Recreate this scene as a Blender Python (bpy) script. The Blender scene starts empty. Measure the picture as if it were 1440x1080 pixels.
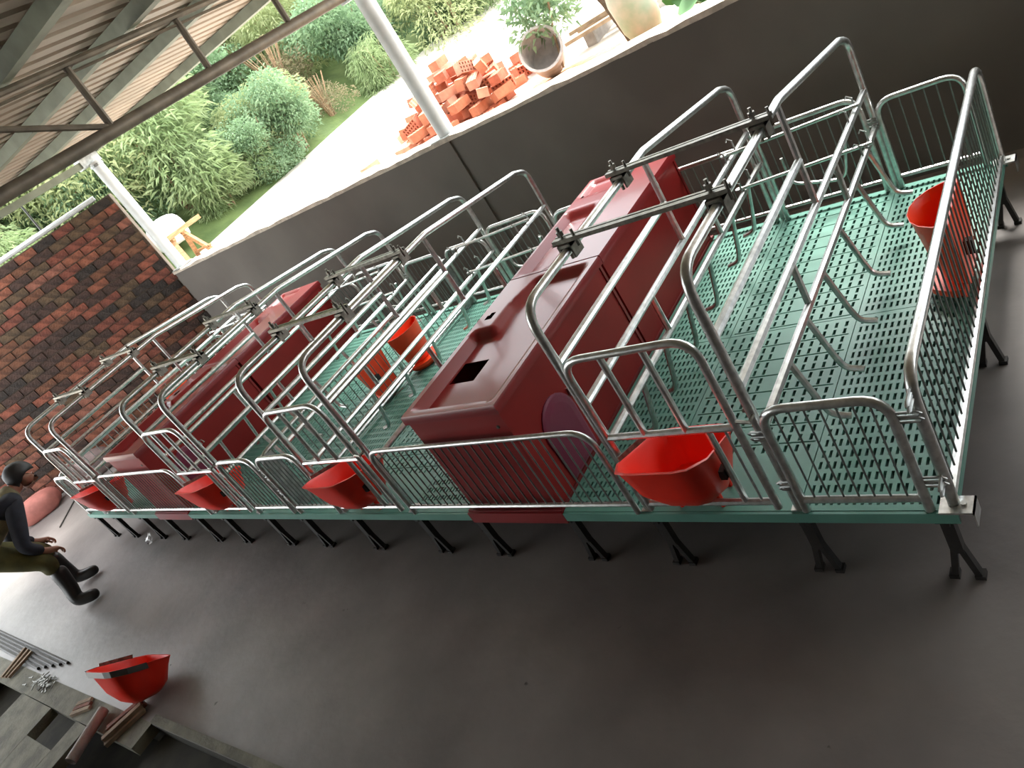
import bpy, bmesh, math, random
from mathutils import Vector, Matrix, Euler
S = bpy.context.scene
COL = S.collection
R = math.radians

# ------------------------------------------------------------------ camera
CAM = (0.60424804, -1.73460627, 2.25993831)
ROT = ((0.73113352, 0.4548448, -0.50848793),
       (-0.11503421, -0.6524657, -0.74903647),
       (-0.67246628, 0.60613919, -0.42471683))
cd = bpy.data.cameras.new('camera'); cam = bpy.data.objects.new('camera', cd); COL.objects.link(cam)
m = Matrix(((ROT[0][0], -ROT[1][0], -ROT[2][0], CAM[0]),
            (ROT[0][1], -ROT[1][1], -ROT[2][1], CAM[1]),
            (ROT[0][2], -ROT[1][2], -ROT[2][2], CAM[2]),
            (0, 0, 0, 1)))
cam.matrix_world = m
cd.sensor_width = 36; cd.lens = 1076.643 / 1440 * 36; cd.clip_start = .05; cd.clip_end = 200
S.camera = cam
# ------------------------------------------------------------------ sky and light
W = bpy.data.worlds.new('overcast'); S.world = W; W.use_nodes = True
bgn = W.node_tree.nodes['Background']
bgn.inputs[0].default_value = (0.93, 0.97, 1.0, 1); bgn.inputs[1].default_value = 1.3
sl = bpy.data.lights.new('sun', 'SUN'); sl.energy = 3.2; sl.angle = R(25); sl.color = (1, .97, .9)
sun = bpy.data.objects.new('sun', sl); COL.objects.link(sun); sun.rotation_euler = (R(-32), R(-8), 0)
S.view_settings.view_transform = 'Standard'; S.view_settings.look = 'None'
S.view_settings.gamma = 1; S.view_settings.use_curve_mapping = False
S.view_settings.exposure = 2.1

# ------------------------------------------------------------------ materials
def mat(name, col, rough=.6, metal=0, noise=0, nscale=20, col2=None, bump=0, bscale=60, spec=.5, detail=4, stretch=None, trans=0, coat=0):
    m = bpy.data.materials.new(name); m.use_nodes = True
    nt = m.node_tree; b = nt.nodes['Principled BSDF']
    b.inputs['Base Color'].default_value = (*col, 1); b.inputs['Roughness'].default_value = rough
    b.inputs['Metallic'].default_value = metal; b.inputs['Specular IOR Level'].default_value = spec
    if coat: b.inputs['Coat Weight'].default_value = coat; b.inputs['Coat Roughness'].default_value = .09
    if trans: b.inputs['Transmission Weight'].default_value = trans
    tc = nt.nodes.new('ShaderNodeTexCoord'); src = tc.outputs['Object']
    if stretch:
        mp = nt.nodes.new('ShaderNodeMapping'); mp.inputs['Scale'].default_value = stretch
        nt.links.new(src, mp.inputs['Vector']); src = mp.outputs['Vector']
    if noise or col2:
        n = nt.nodes.new('ShaderNodeTexNoise'); n.inputs['Scale'].default_value = nscale; n.inputs['Detail'].default_value = detail
        nt.links.new(src, n.inputs['Vector'])
        r = nt.nodes.new('ShaderNodeValToRGB')
        c2 = col2 or tuple(c * (1 - noise) for c in col)
        c1 = col if col2 else tuple(min(1, c * (1 + noise)) for c in col)
        r.color_ramp.elements[0].position = .35; r.color_ramp.elements[1].position = .65
        r.color_ramp.elements[0].color = (*c2, 1); r.color_ramp.elements[1].color = (*c1, 1)
        nt.links.new(n.outputs['Fac'], r.inputs['Fac']); nt.links.new(r.outputs['Color'], b.inputs['Base Color'])
    if bump:
        n2 = nt.nodes.new('ShaderNodeTexNoise'); n2.inputs['Scale'].default_value = bscale; n2.inputs['Detail'].default_value = 5
        bp = nt.nodes.new('ShaderNodeBump'); bp.inputs['Strength'].default_value = bump; bp.inputs['Distance'].default_value = .02
        nt.links.new(src, n2.inputs['Vector']); nt.links.new(n2.outputs['Fac'], bp.inputs['Height'])
        nt.links.new(bp.outputs['Normal'], b.inputs['Normal'])
    return m
M = {}
M['floor'] = mat('floor_concrete', (.18, .163, .155), .46, noise=.25, nscale=1.3, bump=.12, bscale=14, detail=8)
def stains(m, col, scale, lo, hi):
    nt = m.node_tree; b = nt.nodes['Principled BSDF']; src = b.inputs['Base Color'].links[0].from_socket
    tc = nt.nodes.new('ShaderNodeTexCoord'); n = nt.nodes.new('ShaderNodeTexNoise'); n.inputs['Scale'].default_value = scale; n.inputs['Detail'].default_value = 6
    r = nt.nodes.new('ShaderNodeValToRGB'); r.color_ramp.elements[0].position = lo; r.color_ramp.elements[1].position = hi
    mx = nt.nodes.new('ShaderNodeMix'); mx.data_type = 'RGBA'; mx.inputs[7].default_value = (*col, 1)
    nt.links.new(tc.outputs['Object'], n.inputs['Vector']); nt.links.new(n.outputs['Fac'], r.inputs['Fac']); nt.links.new(r.outputs['Color'], mx.inputs[0])
    nt.links.new(src, mx.inputs[6]); nt.links.new(mx.outputs[2], b.inputs['Base Color'])
stains(M['floor'], (.05, .045, .04), 9, .725, .76)
M['plaster'] = mat('grey_plaster', (.13, .115, .10), .85, noise=.15, nscale=1.2, bump=.1, bscale=30, detail=6)
M['cap'] = mat('lit_mortar_cap', (.55, .48, .40), .9, noise=.2, nscale=14, bump=.4, bscale=30)  # mortar on the wall top; its lit upper face is put into the pale colour
M['mortar'] = mat('brick_mortar', (.10, .075, .055), .9, noise=.3, nscale=4, bump=.4, bscale=40)
BR = [(.19, .058, .034), (.15, .045, .028), (.20, .068, .038), (.05, .026, .019), (.125, .05, .026), (.028, .02, .016), (.21, .08, .052), (.085, .052, .028)]
for i, c in enumerate(BR): M['brick%d' % i] = mat('wall_brick_%d' % i, c, .85, noise=.45, nscale=11, bump=.5, bscale=40)
M['galv'] = mat('galvanised_steel', (.64, .655, .64), .30, metal=.92, noise=.16, nscale=35, bump=.03, bscale=120)
M['galvdull'] = mat('dull_galvanised_steel', (.42, .44, .43), .45, metal=.85, noise=.25, nscale=25)
M['rod'] = mat('dull_steel_rod', (.20, .225, .21), .45, metal=.7, noise=.2, nscale=25)
M['zinc'] = mat('dark_zinc_fitting', (.20, .19, .16), .4, metal=.8, noise=.3, nscale=40)
M['post'] = mat('painted_steel_post', (.72, .76, .76), .4, noise=.08, nscale=8)
M['truss'] = mat('brown_steel_truss', (.17, .145, .11), .55, metal=.2, noise=.25, nscale=10)
M['purlin'] = mat('grey_green_purlin', (.23, .26, .20), .55, metal=.1, noise=.15, nscale=6)
M['sheet'] = mat('roof_sheet', (.42, .35, .28), .5, noise=.14, nscale=2.5)
M['green'] = mat('green_plastic_slat', (.125, .315, .25), .38, noise=.14, nscale=5, col2=(.10, .255, .205))
M['red'] = mat('maroon_plastic', (.25, .014, .016), .32, noise=.10, nscale=3, coat=.22, spec=.4, col2=(.21, .011, .013))
M['redbody'] = mat('maroon_plastic_panel', (.27, .015, .014), .42, col2=(.21, .011, .010), nscale=2.5, spec=.3)
M['redin'] = mat('maroon_base', (.16, .012, .012), .5)
M['flap'] = mat('plum_plastic', (.20, .022, .06), .3, coat=.2)
M['trough'] = mat('bright_red_plastic', (.92, .026, .008), .4, noise=.06, nscale=6, coat=.1)
M['feeder'] = mat('orange_red_plastic', (.98, .07, .014), .4, coat=.1)
M['iron'] = mat('black_cast_iron', (.018, .016, .014), .55, noise=.3, nscale=40)
M['darksteel'] = mat('dark_steel', (.10, .10, .095), .45, metal=.7)
M['ground'] = mat('pale_dusty_ground', (.66, .60, .52), .95, noise=.10, nscale=1.5, bump=.3, bscale=25)
M['hill'] = mat('grassy_bank', (.12, .17, .05), .95, noise=.3, nscale=3, col2=(.07, .11, .03), bump=.6, bscale=12)
M['soil'] = mat('red_sandy_soil', (.50, .26, .13), .95, noise=.25, nscale=20, bump=.5, bscale=50)
M['conc'] = mat('grey_concrete', (.34, .32, .30), .85, noise=.2, nscale=9, bump=.3, bscale=40)
M['slab'] = mat('concrete_slab', (.145, .14, .105), .85, noise=.3, nscale=7, bump=.3, bscale=40)
M['pit'] = mat('pit_shade', (.03, .027, .018), .95, noise=.3, nscale=8)  # trench lining; the shade inside the openings is put into this near-black
M['wood'] = mat('bare_wood', (.46, .25, .12), .8, noise=.3, nscale=8, stretch=(1, 1, 8))
M['oldwood'] = mat('weathered_wood', (.30, .22, .15), .85, noise=.3, nscale=9)
M['bark'] = mat('bark', (.10, .075, .05), .95, noise=.3, nscale=20, bump=.6, bscale=30)
M['white'] = mat('white_sack', (.82, .82, .80), .8, bump=.2, bscale=15)
M['rope'] = mat('pale_rope', (.55, .45, .38), .9, noise=.2, nscale=60)
M['pot'] = mat('pot_concrete', (.50, .46, .44), .85, noise=.18, nscale=10)
M['jar'] = mat('jar_clay', (.62, .58, .50), .6, noise=.25, nscale=5, col2=(.35, .48, .36))
M['twig'] = mat('dry_twig', (.30, .20, .12), .9, noise=.3, nscale=20)
M['skin'] = mat('skin', (.36, .17, .11), .55, noise=.08, nscale=20)
M['hair'] = mat('black_hair', (.010, .009, .009), .55)
M['jacket'] = mat('dark_navy_jacket', (.016, .018, .028), .8, noise=.2, nscale=15)
M['vest'] = mat('khaki_vest', (.22, .19, .11), .85, noise=.2, nscale=15)
M['trousers'] = mat('olive_trousers', (.085, .078, .022), .85, noise=.25, nscale=10)
M['boot'] = mat('black_rubber', (.014, .014, .013), .4)
M['lip'] = mat('lip', (.25, .09, .07), .7)
M['eye'] = mat('eye_dark', (.01, .008, .006), .2)
M['screw'] = mat('zinc_screw', (.22, .22, .20), .5, metal=.7)
M['film'] = mat('clear_film', (.85, .85, .84), .25)
def leafmat(name, c1, c2):
    m = mat(name, c1, .6, col2=c2, nscale=2.2)
    b = m.node_tree.nodes['Principled BSDF']
    tr = m.node_tree.nodes.new('ShaderNodeBsdfTranslucent'); mx = m.node_tree.nodes.new('ShaderNodeMixShader')
    out = m.node_tree.nodes['Material Output']
    src = b.inputs['Base Color'].links[0].from_socket
    m.node_tree.links.new(src, tr.inputs['Color']); mx.inputs[0].default_value = .35
    m.node_tree.links.new(b.outputs[0], mx.inputs[1]); m.node_tree.links.new(tr.outputs[0], mx.inputs[2])
    m.node_tree.links.new(mx.outputs[0], out.inputs['Surface'])
    return m
M['leafA'] = leafmat('bamboo_leaf', (.33, .41, .21), (.21, .30, .13))
M['leafB'] = leafmat('bush_leaf', (.27, .39, .23), (.15, .25, .13))
M['leafC'] = leafmat('yellow_green_leaf', (.42, .46, .24), (.29, .35, .16))
M['leafD'] = leafmat('dry_leaf', (.33, .27, .17), (.24, .22, .12))
M['bigleaf'] = leafmat('broad_leaf', (.14, .30, .12), (.09, .23, .085))

# ------------------------------------------------------------------ mesh helpers
class MB:
    def __init__(s): s.v = []; s.f = []
    def add(s, vs, fs):
        o = len(s.v); s.v += [tuple(v) for v in vs]; s.f += [tuple(i + o for i in f) for f in fs]; return s
    def box(s, a, b):
        x0, y0, z0 = (min(p, q) for p, q in zip(a, b)); x1, y1, z1 = (max(p, q) for p, q in zip(a, b))
        return s.add([(x0, y0, z0), (x1, y0, z0), (x1, y1, z0), (x0, y1, z0), (x0, y0, z1), (x1, y0, z1), (x1, y1, z1), (x0, y1, z1)],
                     [(3, 2, 1, 0), (4, 5, 6, 7), (0, 1, 5, 4), (1, 2, 6, 5), (2, 3, 7, 6), (3, 0, 4, 7)])
    def bar(s, a, b, w, h, up=(0, 0, 1)):
        a = Vector(a); b = Vector(b); d = (b - a).normalized(); up = Vector(up)
        if abs(d.dot(up)) > .98: up = Vector((1, 0, 0))
        x = d.cross(up).normalized() * w / 2; y = x.normalized().cross(d) * h / 2
        vs = [a - x - y, a + x - y, a + x + y, a - x + y, b - x - y, b + x - y, b + x + y, b - x + y]
        return s.add(vs, [(3, 2, 1, 0), (4, 5, 6, 7), (0, 1, 5, 4), (1, 2, 6, 5), (2, 3, 7, 6), (3, 0, 4, 7)])
    def tube(s, pts, r, n=8, caps=True):
        pts = [Vector(p) for p in pts]; k = len(pts)
        rs = r if isinstance(r, (list, tuple)) else [r] * k
        t = [(pts[min(i + 1, k - 1)] - pts[max(i - 1, 0)]).normalized() for i in range(k)]
        u = t[0].orthogonal().normalized(); rings = []
        for i in range(k):
            u = (u - t[i] * u.dot(t[i])).normalized(); w = t[i].cross(u)
            rings.append([pts[i] + (u * math.cos(2 * math.pi * j / n) + w * math.sin(2 * math.pi * j / n)) * rs[i] for j in range(n)])
        vs = [p for q in rings for p in q]
        fs = [(i * n + j, i * n + (j + 1) % n, (i + 1) * n + (j + 1) % n, (i + 1) * n + j) for i in range(k - 1) for j in range(n)]
        if caps: fs += [tuple(range(n - 1, -1, -1)), tuple((k - 1) * n + j for j in range(n))]
        return s.add(vs, fs)
    def lathe(s, prof, n=24, c=(0, 0, 0), caps=False):
        k = len(prof)
        vs = [(c[0] + r * math.cos(2 * math.pi * j / n), c[1] + r * math.sin(2 * math.pi * j / n), c[2] + z) for r, z in prof for j in range(n)]
        fs = [(i * n + j, i * n + (j + 1) % n, (i + 1) * n + (j + 1) % n, (i + 1) * n + j) for i in range(k - 1) for j in range(n)]
        if caps: fs += [tuple(range(n - 1, -1, -1)), tuple((k - 1) * n + j for j in range(n))]
        return s.add(vs, fs)
    def loft(s, rings, cap0=True, cap1=True):
        n = len(rings[0]); k = len(rings)
        fs = [(i * n + j, i * n + (j + 1) % n, (i + 1) * n + (j + 1) % n, (i + 1) * n + j) for i in range(k - 1) for j in range(n)]
        if cap0: fs.append(tuple(range(n - 1, -1, -1)))
        if cap1: fs.append(tuple((k - 1) * n + j for j in range(n)))
        return s.add([p for q in rings for p in q], fs)
    def mesh(s, name, mt, smooth=False):
        me = bpy.data.meshes.new(name); me.from_pydata(s.v, [], s.f); me.validate()
        bm = bmesh.new(); bm.from_mesh(me); bmesh.ops.recalc_face_normals(bm, faces=bm.faces); bm.to_mesh(me); bm.free()
        me.materials.append(mt)
        if smooth:
            for p in me.polygons: p.use_smooth = True
            me.set_sharp_from_angle(angle=R(40))
        return me
    def build(s, name, mt, parent=None, smooth=False, loc=None):
        return link(name, s.mesh(name, mt, smooth), parent, loc)
def link(name, me, parent=None, loc=None, rot=None, scale=None):
    o = bpy.data.objects.new(name, me); COL.objects.link(o); o.parent = parent
    if loc is not None: o.location = loc
    if rot is not None: o.rotation_euler = rot
    if scale is not None: o.scale = scale
    return o
def fillet(pts, rad, n=6):
    pts = [Vector(p) for p in pts]; out = [pts[0]]
    for i in range(1, len(pts) - 1):
        p = pts[i]; a = pts[i - 1] - p; b = pts[i + 1] - p
        r = rad[i] if isinstance(rad, dict) and i in rad else (rad if not isinstance(rad, dict) else .05)
        ang = a.angle(b); d = min(r / math.tan(ang / 2), a.length * .48, b.length * .48)
        p0 = p + a.normalized() * d; p1 = p + b.normalized() * d
        for k in range(n + 1):
            t = k / n; out.append(p0 * (1 - t) ** 2 + p * 2 * t * (1 - t) + p1 * t * t)
    out.append(pts[-1]); return out
def tag(o, label, cat, group=None):
    o['label'] = label; o['category'] = cat
    if group: o['group'] = group
    return o
def thing(name, label, cat, loc=(0, 0, 0), group=None, rotz=0):
    o = bpy.data.objects.new(name, None); COL.objects.link(o); o.location = loc; o.rotation_euler = (0, 0, rotz)
    o.empty_display_size = .1
    return tag(o, label, cat, group)
def struct(o): o['kind'] = 'structure'; return o
def copy_tree(o, parent=None):
    c = o.copy(); COL.objects.link(c); c.parent = parent
    for ch in list(KIDS.get(o.name, [])): copy_tree(ch, c)
    return c
KIDS = {}
def regkids(root):
    for o in list(COL.objects):
        if o.parent: KIDS.setdefault(o.parent.name, [])
        if o.parent and o not in KIDS[o.parent.name]: KIDS[o.parent.name].append(o)
rnd = random.Random(7)
H = .34            # deck height
YW, HW = 2.97, 1.41
XE = -10.5
PX1, PX2 = -3.695, -8.58      # posts on the back wall

# ================================================================== structure
# ---- floor with a drainage trench
fm = MB()
def sheet(x0, x1, y0, y1, z): fm.add([(x0, y0, z), (x1, y0, z), (x1, y1, z), (x0, y1, z)], [(0, 1, 2, 3)])
TX0, TX1, TY0, TY1 = -7.6, -2.4, -2.2, -1.29
sheet(XE - .6, 7, TY1, YW, 0); sheet(XE - .6, TX0, TY0, TY1, 0); sheet(TX1, 7, TY0, TY1, 0); sheet(XE - .6, 7, -7, TY0, 0)
floor = struct(fm.build('floor', M['floor']))
tm = MB()
tm.add([(TX0, TY0, -.35), (TX1, TY0, -.35), (TX1, TY1, -.35), (TX0, TY1, -.35), (TX0, TY0, 0), (TX1, TY0, 0), (TX1, TY1, 0), (TX0, TY1, 0)],
       [(0, 1, 2, 3), (0, 1, 5, 4), (1, 2, 6, 5), (2, 3, 7, 6), (3, 0, 4, 7)])
struct(tm.build('trench_lining', M['pit']))['label'] = 'dark lining of the open floor trench, its shade put into the colour'
step = MB().box((-4.04, -1.50, -.349), (TX1 + .001, TY1 - .001, -.10)).build('trench_step', M['pit']); struct(step)
# ---- back wall
wb = struct(MB().box((PX2 - .08, YW, -.02), (7, YW + .24, HW - .03)).build('wall_back', M['plaster']))
cv, cf = [], []
n = 120
for i in range(n + 1):
    x = PX2 - .08 + (7 - PX2 + .08) * i / n
    w0 = rnd.uniform(-.012, .006); w1 = rnd.uniform(-.01, .012); zt = HW + rnd.uniform(-.008, .008)
    cv += [(x, YW + w0 - .004, HW - .032), (x, YW + w0 - .004, zt), (x, YW + .25 + w1, zt), (x, YW + .25 + w1, HW - .032)]
for i in range(n):
    for j in range(4): cf.append((i * 4 + j, i * 4 + (j + 1) % 4, (i + 1) * 4 + (j + 1) % 4, (i + 1) * 4 + j))
cf += [(0, 1, 2, 3), (4 * n + 3, 4 * n + 2, 4 * n + 1, 4 * n)]
MB().add(cv, cf).build('lit_mortar_cap', M['cap'], wb)
MB().box((PX1 - .09, YW - .018, 0), (PX1 + .09, YW + .001, HW - .033)).build('pilaster', M['plaster'], wb)
# ---- end wall of bricks
EL, EZ = 3.95, 2.52          # the end wall runs askew from the corner post
WA = R(-34.96); WO = Vector((PX2 - .02, YW + .02, 0)); WR = Matrix.Rotation(WA, 4, 'Z')
wl = struct(MB().box((-.24, -EL, 0), (-.008, -.008, EZ)).build('wall_left', M['mortar'], loc=WO)); wl.rotation_euler = (0, 0, WA)
bl, bh, joint = .24, .088, .012
bmeshes = [MB().box((-.055, -bl / 2, -bh / 2), (.008, bl / 2, bh / 2)).mesh('brick', M['brick%d' % i]) for i in range(len(BR))]
def inview(p):
    d = [p[k] - CAM[k] for k in range(3)]; c = [sum(ROT[r][k] * d[k] for k in range(3)) for r in range(3)]
    return c[2], 720 + 1076.643 * c[0] / c[2], 540 + 1076.643 * c[1] / c[2]
cells = []
row = 0; z = .02
while z + bh < EZ + .06:
    y = -EL + (0 if row % 2 else -(bl + joint) / 2) + .01
    while y < 0:
        y0 = max(y, -EL + .005); y1 = min(y + bl, -.012)
        if y1 - y0 > .06 and not (z > EZ - .05 and rnd.random() < .35):
            cy, cz = (y0 + y1) / 2, z + bh / 2
            dep, u, v = inview(WO + WR @ Vector((0, cy, cz)))
            cells.append((dep if -12 < u < 300 else 99 + dep, cy, cz, (y1 - y0) / bl))
        y += bl + joint
    z += bh + joint; row += 1
cells.sort()
far = MB()
for k, (dep, y, z, sc) in enumerate(cells):
    q = rnd.random(); dk = .26 + .3 * (z > 1.2)
    mi = rnd.choice([3, 5, 7, 3]) if q < dk else rnd.choice([0, 1, 2, 4, 6])
    off = rnd.uniform(-.006, .004)
    if k < 300:
        link('brick', bmeshes[mi], wl, (off, y, z), (rnd.uniform(-.01, .01), 0, rnd.uniform(-.02, .02)), (1, sc, 1))
    else:
        far.box((-.055, y - bl * sc / 2, z - bh / 2), (.008 + off, y + bl * sc / 2, z + bh / 2))
if far.v:
    o = far.build('brick_courses', M['brick1'], wl); o['kind'] = 'stuff'
# other sides of the shed (behind the camera and out of frame)
wf = struct(MB().box((-7.0, -6.3, 0), (7, -6.06, 3.4)).build('wall_front', M['plaster']))
wr = struct(MB().box((6.76, -6.06, 0), (7, YW - .01, 3.25)).build('wall_right', M['plaster']))  # unseen; made full height to keep light out from the right

# ---- roof
RS = -.034
def roofz(y): return 3.085 + RS * (y - 2.0)
ceil = struct(MB().box((-9.0, 3.20, roofz(3.2) - .085), (7.2, 3.29, roofz(3.2) - .003)).build('ceiling', M['purlin']))
ceil['label'] = 'shed roof of corrugated sheets on steel purlins with an eaves board'
sm = MB(); prof = []
pit = .19
for k in range(5):
    x = k * pit; prof += [(x, 0), (x + .115, 0), (x + .135, .028), (x + .170, .028)]
prof.append((5 * pit, 0))
ya, yb = -6.3, 3.36
vs = []
for (x, z) in prof: vs += [(x, ya, roofz(ya) + z), (x, yb, roofz(yb) + z)]
sm.add(vs, [(2 * i, 2 * i + 2, 2 * i + 3, 2 * i + 1) for i in range(len(prof) - 1)])
sheetme = sm.mesh('roof_sheet', M['sheet'])
x = -9.0
while x < 7.2 - .9:
    link('roof_sheet', sheetme, ceil, (x, 0, 0)); x += 5 * pit
for k in range(12):
    y = 2.06 - .815 * k if k else 2.06
    if y < -6: break
    MB().box((-9.0, y - .04, roofz(y) - .085), (7.2, y + .04, roofz(y) - .003)).build('purlin', M['purlin'], ceil)

def truss(x, label, z1, webs, y0=-6.0, y1=YW + .03):
    t = thing('roof_truss', label, 'truss', (x, y1, z1), 'steel trusses under the roof')
    def P(y, z): return (0, y - y1, z - z1)
    def c2(y): return roofz(y) - .112
    MB().tube([P(y0, z1), P(y1 - .06, z1)], .038, 10).build('lower_chord', M['truss'], t, True)
    MB().tube([P(y0, c2(y0)), P(3.15, c2(3.15))], .019, 8).build('upper_chord', M['truss'], t, True)
    MB().tube([P(y0, c2(y0) - .045), P(3.15, c2(3.15) - .045)], .009, 6).build('upper_chord_rod', M['truss'], t, True)
    for y in webs:
        MB().tube([P(y - .01, z1 + .03), P(y, c2(y) - .02)], .022, 8).build('web_strut', M['truss'], t, True)
        MB().tube([P(y - .8, c2(y - .8) - .02), P(y - .03, z1 + .03)], .018, 8).build('web_diagonal', M['truss'], t, True) if y < 1.2 else None
    MB().box((-.06, .0 - .10, -.05), (.06, .0, .05)).build('end_plate', M['post'], t)
    return t
truss(PX1, 'brown tubular roof truss meeting the pale post beside the brick heap', 2.632, (2.318, 1.545, .763, -.02, -.80, -1.58, -2.36, -3.14))
t2 = thing('eaves_beam', 'deep steel beam above the brick end wall joining the corner post', 'beam', (PX2 - .03, YW + .02, 2.915), 'steel trusses under the roof')
MB().bar((0, .12, .0), (0, -9.0, 0), .10, .07).build('lower_chord', M['purlin'], t2)
MB().bar((0, .12, .11), (0, -9.0, .11), .06, .06).build('upper_chord', M['truss'], t2)
MB().box((-.07, -.05, -.05), (.07, .2, .12)).build('bracket', M['galvdull'], t2)
wp = thing('wall_pipe', 'pale steel pipe lying along the top of the brick end wall', 'pipe', (PX2 - .1, YW + .02, EZ + .05))
wp.rotation_euler = (0, 0, WA)
MB().tube([(0, -3.9, 0), (0, -.12, 0)], .03, 8).build('pipe', M['post'], wp, True)
MB().tube([(-.03, -.82, .02), (-.03, -.80, .36)], .012, 6).build('hanger_rod', M['darksteel'], wp)

def post(x, label, top, z0=HW):
    t = thing('steel_post', label, 'post', (x, YW + .11, z0))
    MB().tube([(0, 0, .01), (0, 0, top - z0)], .070, 20).build('shaft', M['post'], t, True)
    MB().box((-.11, -.11, 0), (.11, .11, .012)).build('base_plate', M['galvdull'], t)
    MB().lathe([(.071, 0), (.082, 0), (.082, .03), (.071, .03)], 20, (0, 0, top - z0 - .06)).build('collar', M['galvdull'], t)
    return t
post(PX1, 'pale round steel post standing on the wall beside the brick heap', roofz(3.08) - .125)
post(PX2 + .055, 'pale round steel post at the corner by the brick end wall', 2.88)

# ================================================================== farrowing pens
tube_r = .0175
GR_T = 'sow crates'
def make_crate():
    t = thing('farrowing_crate', 'x', 'crate', (0, 0, H), 'farrowing crates on the green deck')
    w = .302
    for s in (-1, 1):
        x = s * w
        fr = MB().tube(fillet([(x, .02, 0), (x, .02, .985), (x, 1.17, .985), (x, 2.10, .845), (x, 2.22, .80), (x, 2.22, 0)],
                              {1: .10, 2: .10, 3: .08, 4: .10}), tube_r, 10).build('side_frame', M['galv'], t, True)
        for z, y1 in ((.74, 1.14), (.54, 2.215), (.35, 2.215)):
            MB().tube([(x, .02, z), (x, y1, z)], .016, 8).build('rail', M['galv'], fr, True)
        for y, za, zb in ((1.14, .98, .54), (1.49, .54, .35), (.715, .54, .35)):
            MB().tube([(x, y, za), (x, y, zb)], .014, 8).build('strut', M['galv'], fr, True)
        for y in (.38, .64, .94, 1.27, 1.66, 1.96):
            MB().tube(fillet([(x, y, .345), (x + s * .045, y, .15), (x + s * .065, y, .09), (x + s * .13, y, .075)], .05, 4), .0125, 8).build('finger_bar', M['galv'], fr, True)
        for y, z in ((2.0, .575), (2.03, .385), (1.85, .575), (1.88, .385)):
            p = MB().tube([(x, y, z - .05), (x, y, z + .03)], .005, 6); p.tube([(x, y, z + .03), (x - .02, y, z + .045), (x - .03, y, z + .03)], .004, 5)
            p.build('lock_pin', M['galvdull'], fr, True)
        MB().box((x - .024, -.002, .0), (x + .024, .06, .006)).build('foot_plate', M['galv'], fr)
    for y in (.40, .915):
        tb = MB().bar((-w - .05, y, 1.025), (w + .05, y, 1.025), .022, .016)
        tb.bar((-w - .05, y + .026, 1.025), (w + .05, y + .026, 1.025), .012, .016)
        tb = tb.build('tie_bar', M['zinc'], t)
        for s in (-1, 1):
            c = MB().box((s * w - .03, y - .022, 1.002), (s * w + .03, y + .045, 1.014))
            c.box((s * w - .03, y - .022, .955), (s * w - .022, y + .045, 1.014)); c.box((s * w + .022, y - .022, .955), (s * w + .03, y + .045, 1.014))
            c.tube([(s * w - .012, y + .012, .94), (s * w - .012, y + .012, 1.075)], .007, 6)
            c.tube([(s * w + .05, y, .99), (s * w + .05, y, 1.06)], .006, 6)
            c.lathe([(.001, -.01), (.014, -.01), (.014, .008), (.001, .008)], 6, (s * w - .012, y + .012, 1.05))
            c.build('clamp', M['zinc'], tb)
    for z in (.575, .375):
        rb = MB().tube([(-w - .03, 1.90, z), (w + .03, 1.97, z)], .0095, 8).build('rear_bar', M['galv'], t, True)
        MB().lathe([(.001, -.006), (.02, -.006), (.02, .006), (.001, .006)], 8, (-w - .02, 1.90, z)).build('stop', M['galvdull'], rb)
    g = MB().tube(fillet([(-.27, .0, .02), (-.27, .0, .765), (.24, .0, .765), (.24, .0, .02)], .09), .0145, 10).build('feeding_gate', M['galv'], t, True)
    for x, za, zb in ((-.105, .765, .40), (.06, .765, .40), (.135, .40, .05)):
        MB().tube([(x, 0, za), (x, 0, zb)], .0125, 8).build('gate_bar', M['galv'], g, True)
    MB().tube([(.195, 0, .40), (.195, 0, .05)], .005, 6).build('gate_bar', M['galvdull'], g, True)
    for z in (.40, .05): MB().tube([(-.27, 0, z), (.24, 0, z)], .0135, 8).build('gate_rail', M['galv'], g, True)
    hl = MB()
    hl.box((-.02, -.012, .60), (.02, .012, .64)); hl.tube([(.26, -.02, .44), (.30, -.03, .44), (.30, .03, .44)], .006, 6)
    MB().tube([(.262, -.02, .44), (.31, -.03, .44), (.31, .03, .44), (.27, .03, .44)], .007, 6).build('latch', M['zinc'], g, True)
    return t
XC = (-.783, -2.819, -4.383, -6.419)
crl = ['galvanised sow crate beside the slotted end panel with the orange feeder',
       'galvanised sow crate between the dented pair of red boxes and the dividing panel',
       'galvanised sow crate between the dividing panel and the second row of boxes',
       'galvanised sow crate next to the brick wall, past the last red box']
crl[0] = 'galvanised tube sow crate at the deck end with the red-orange cup feeder'
crl[1] = 'galvanised tube sow crate between the divider and the box with the square hatch'
crl[2] = 'galvanised tube sow crate on the brick wall side of the divider'
crl[3] = 'galvanised tube sow crate next to the brick end wall'
proto = make_crate(); bpy.context.view_layer.update(); regkids(proto)
for i, x in enumerate(XC):
    o = proto if i == 0 else copy_tree(proto)
    o.location = (x, 0, H); o['label'] = crl[i]

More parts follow.
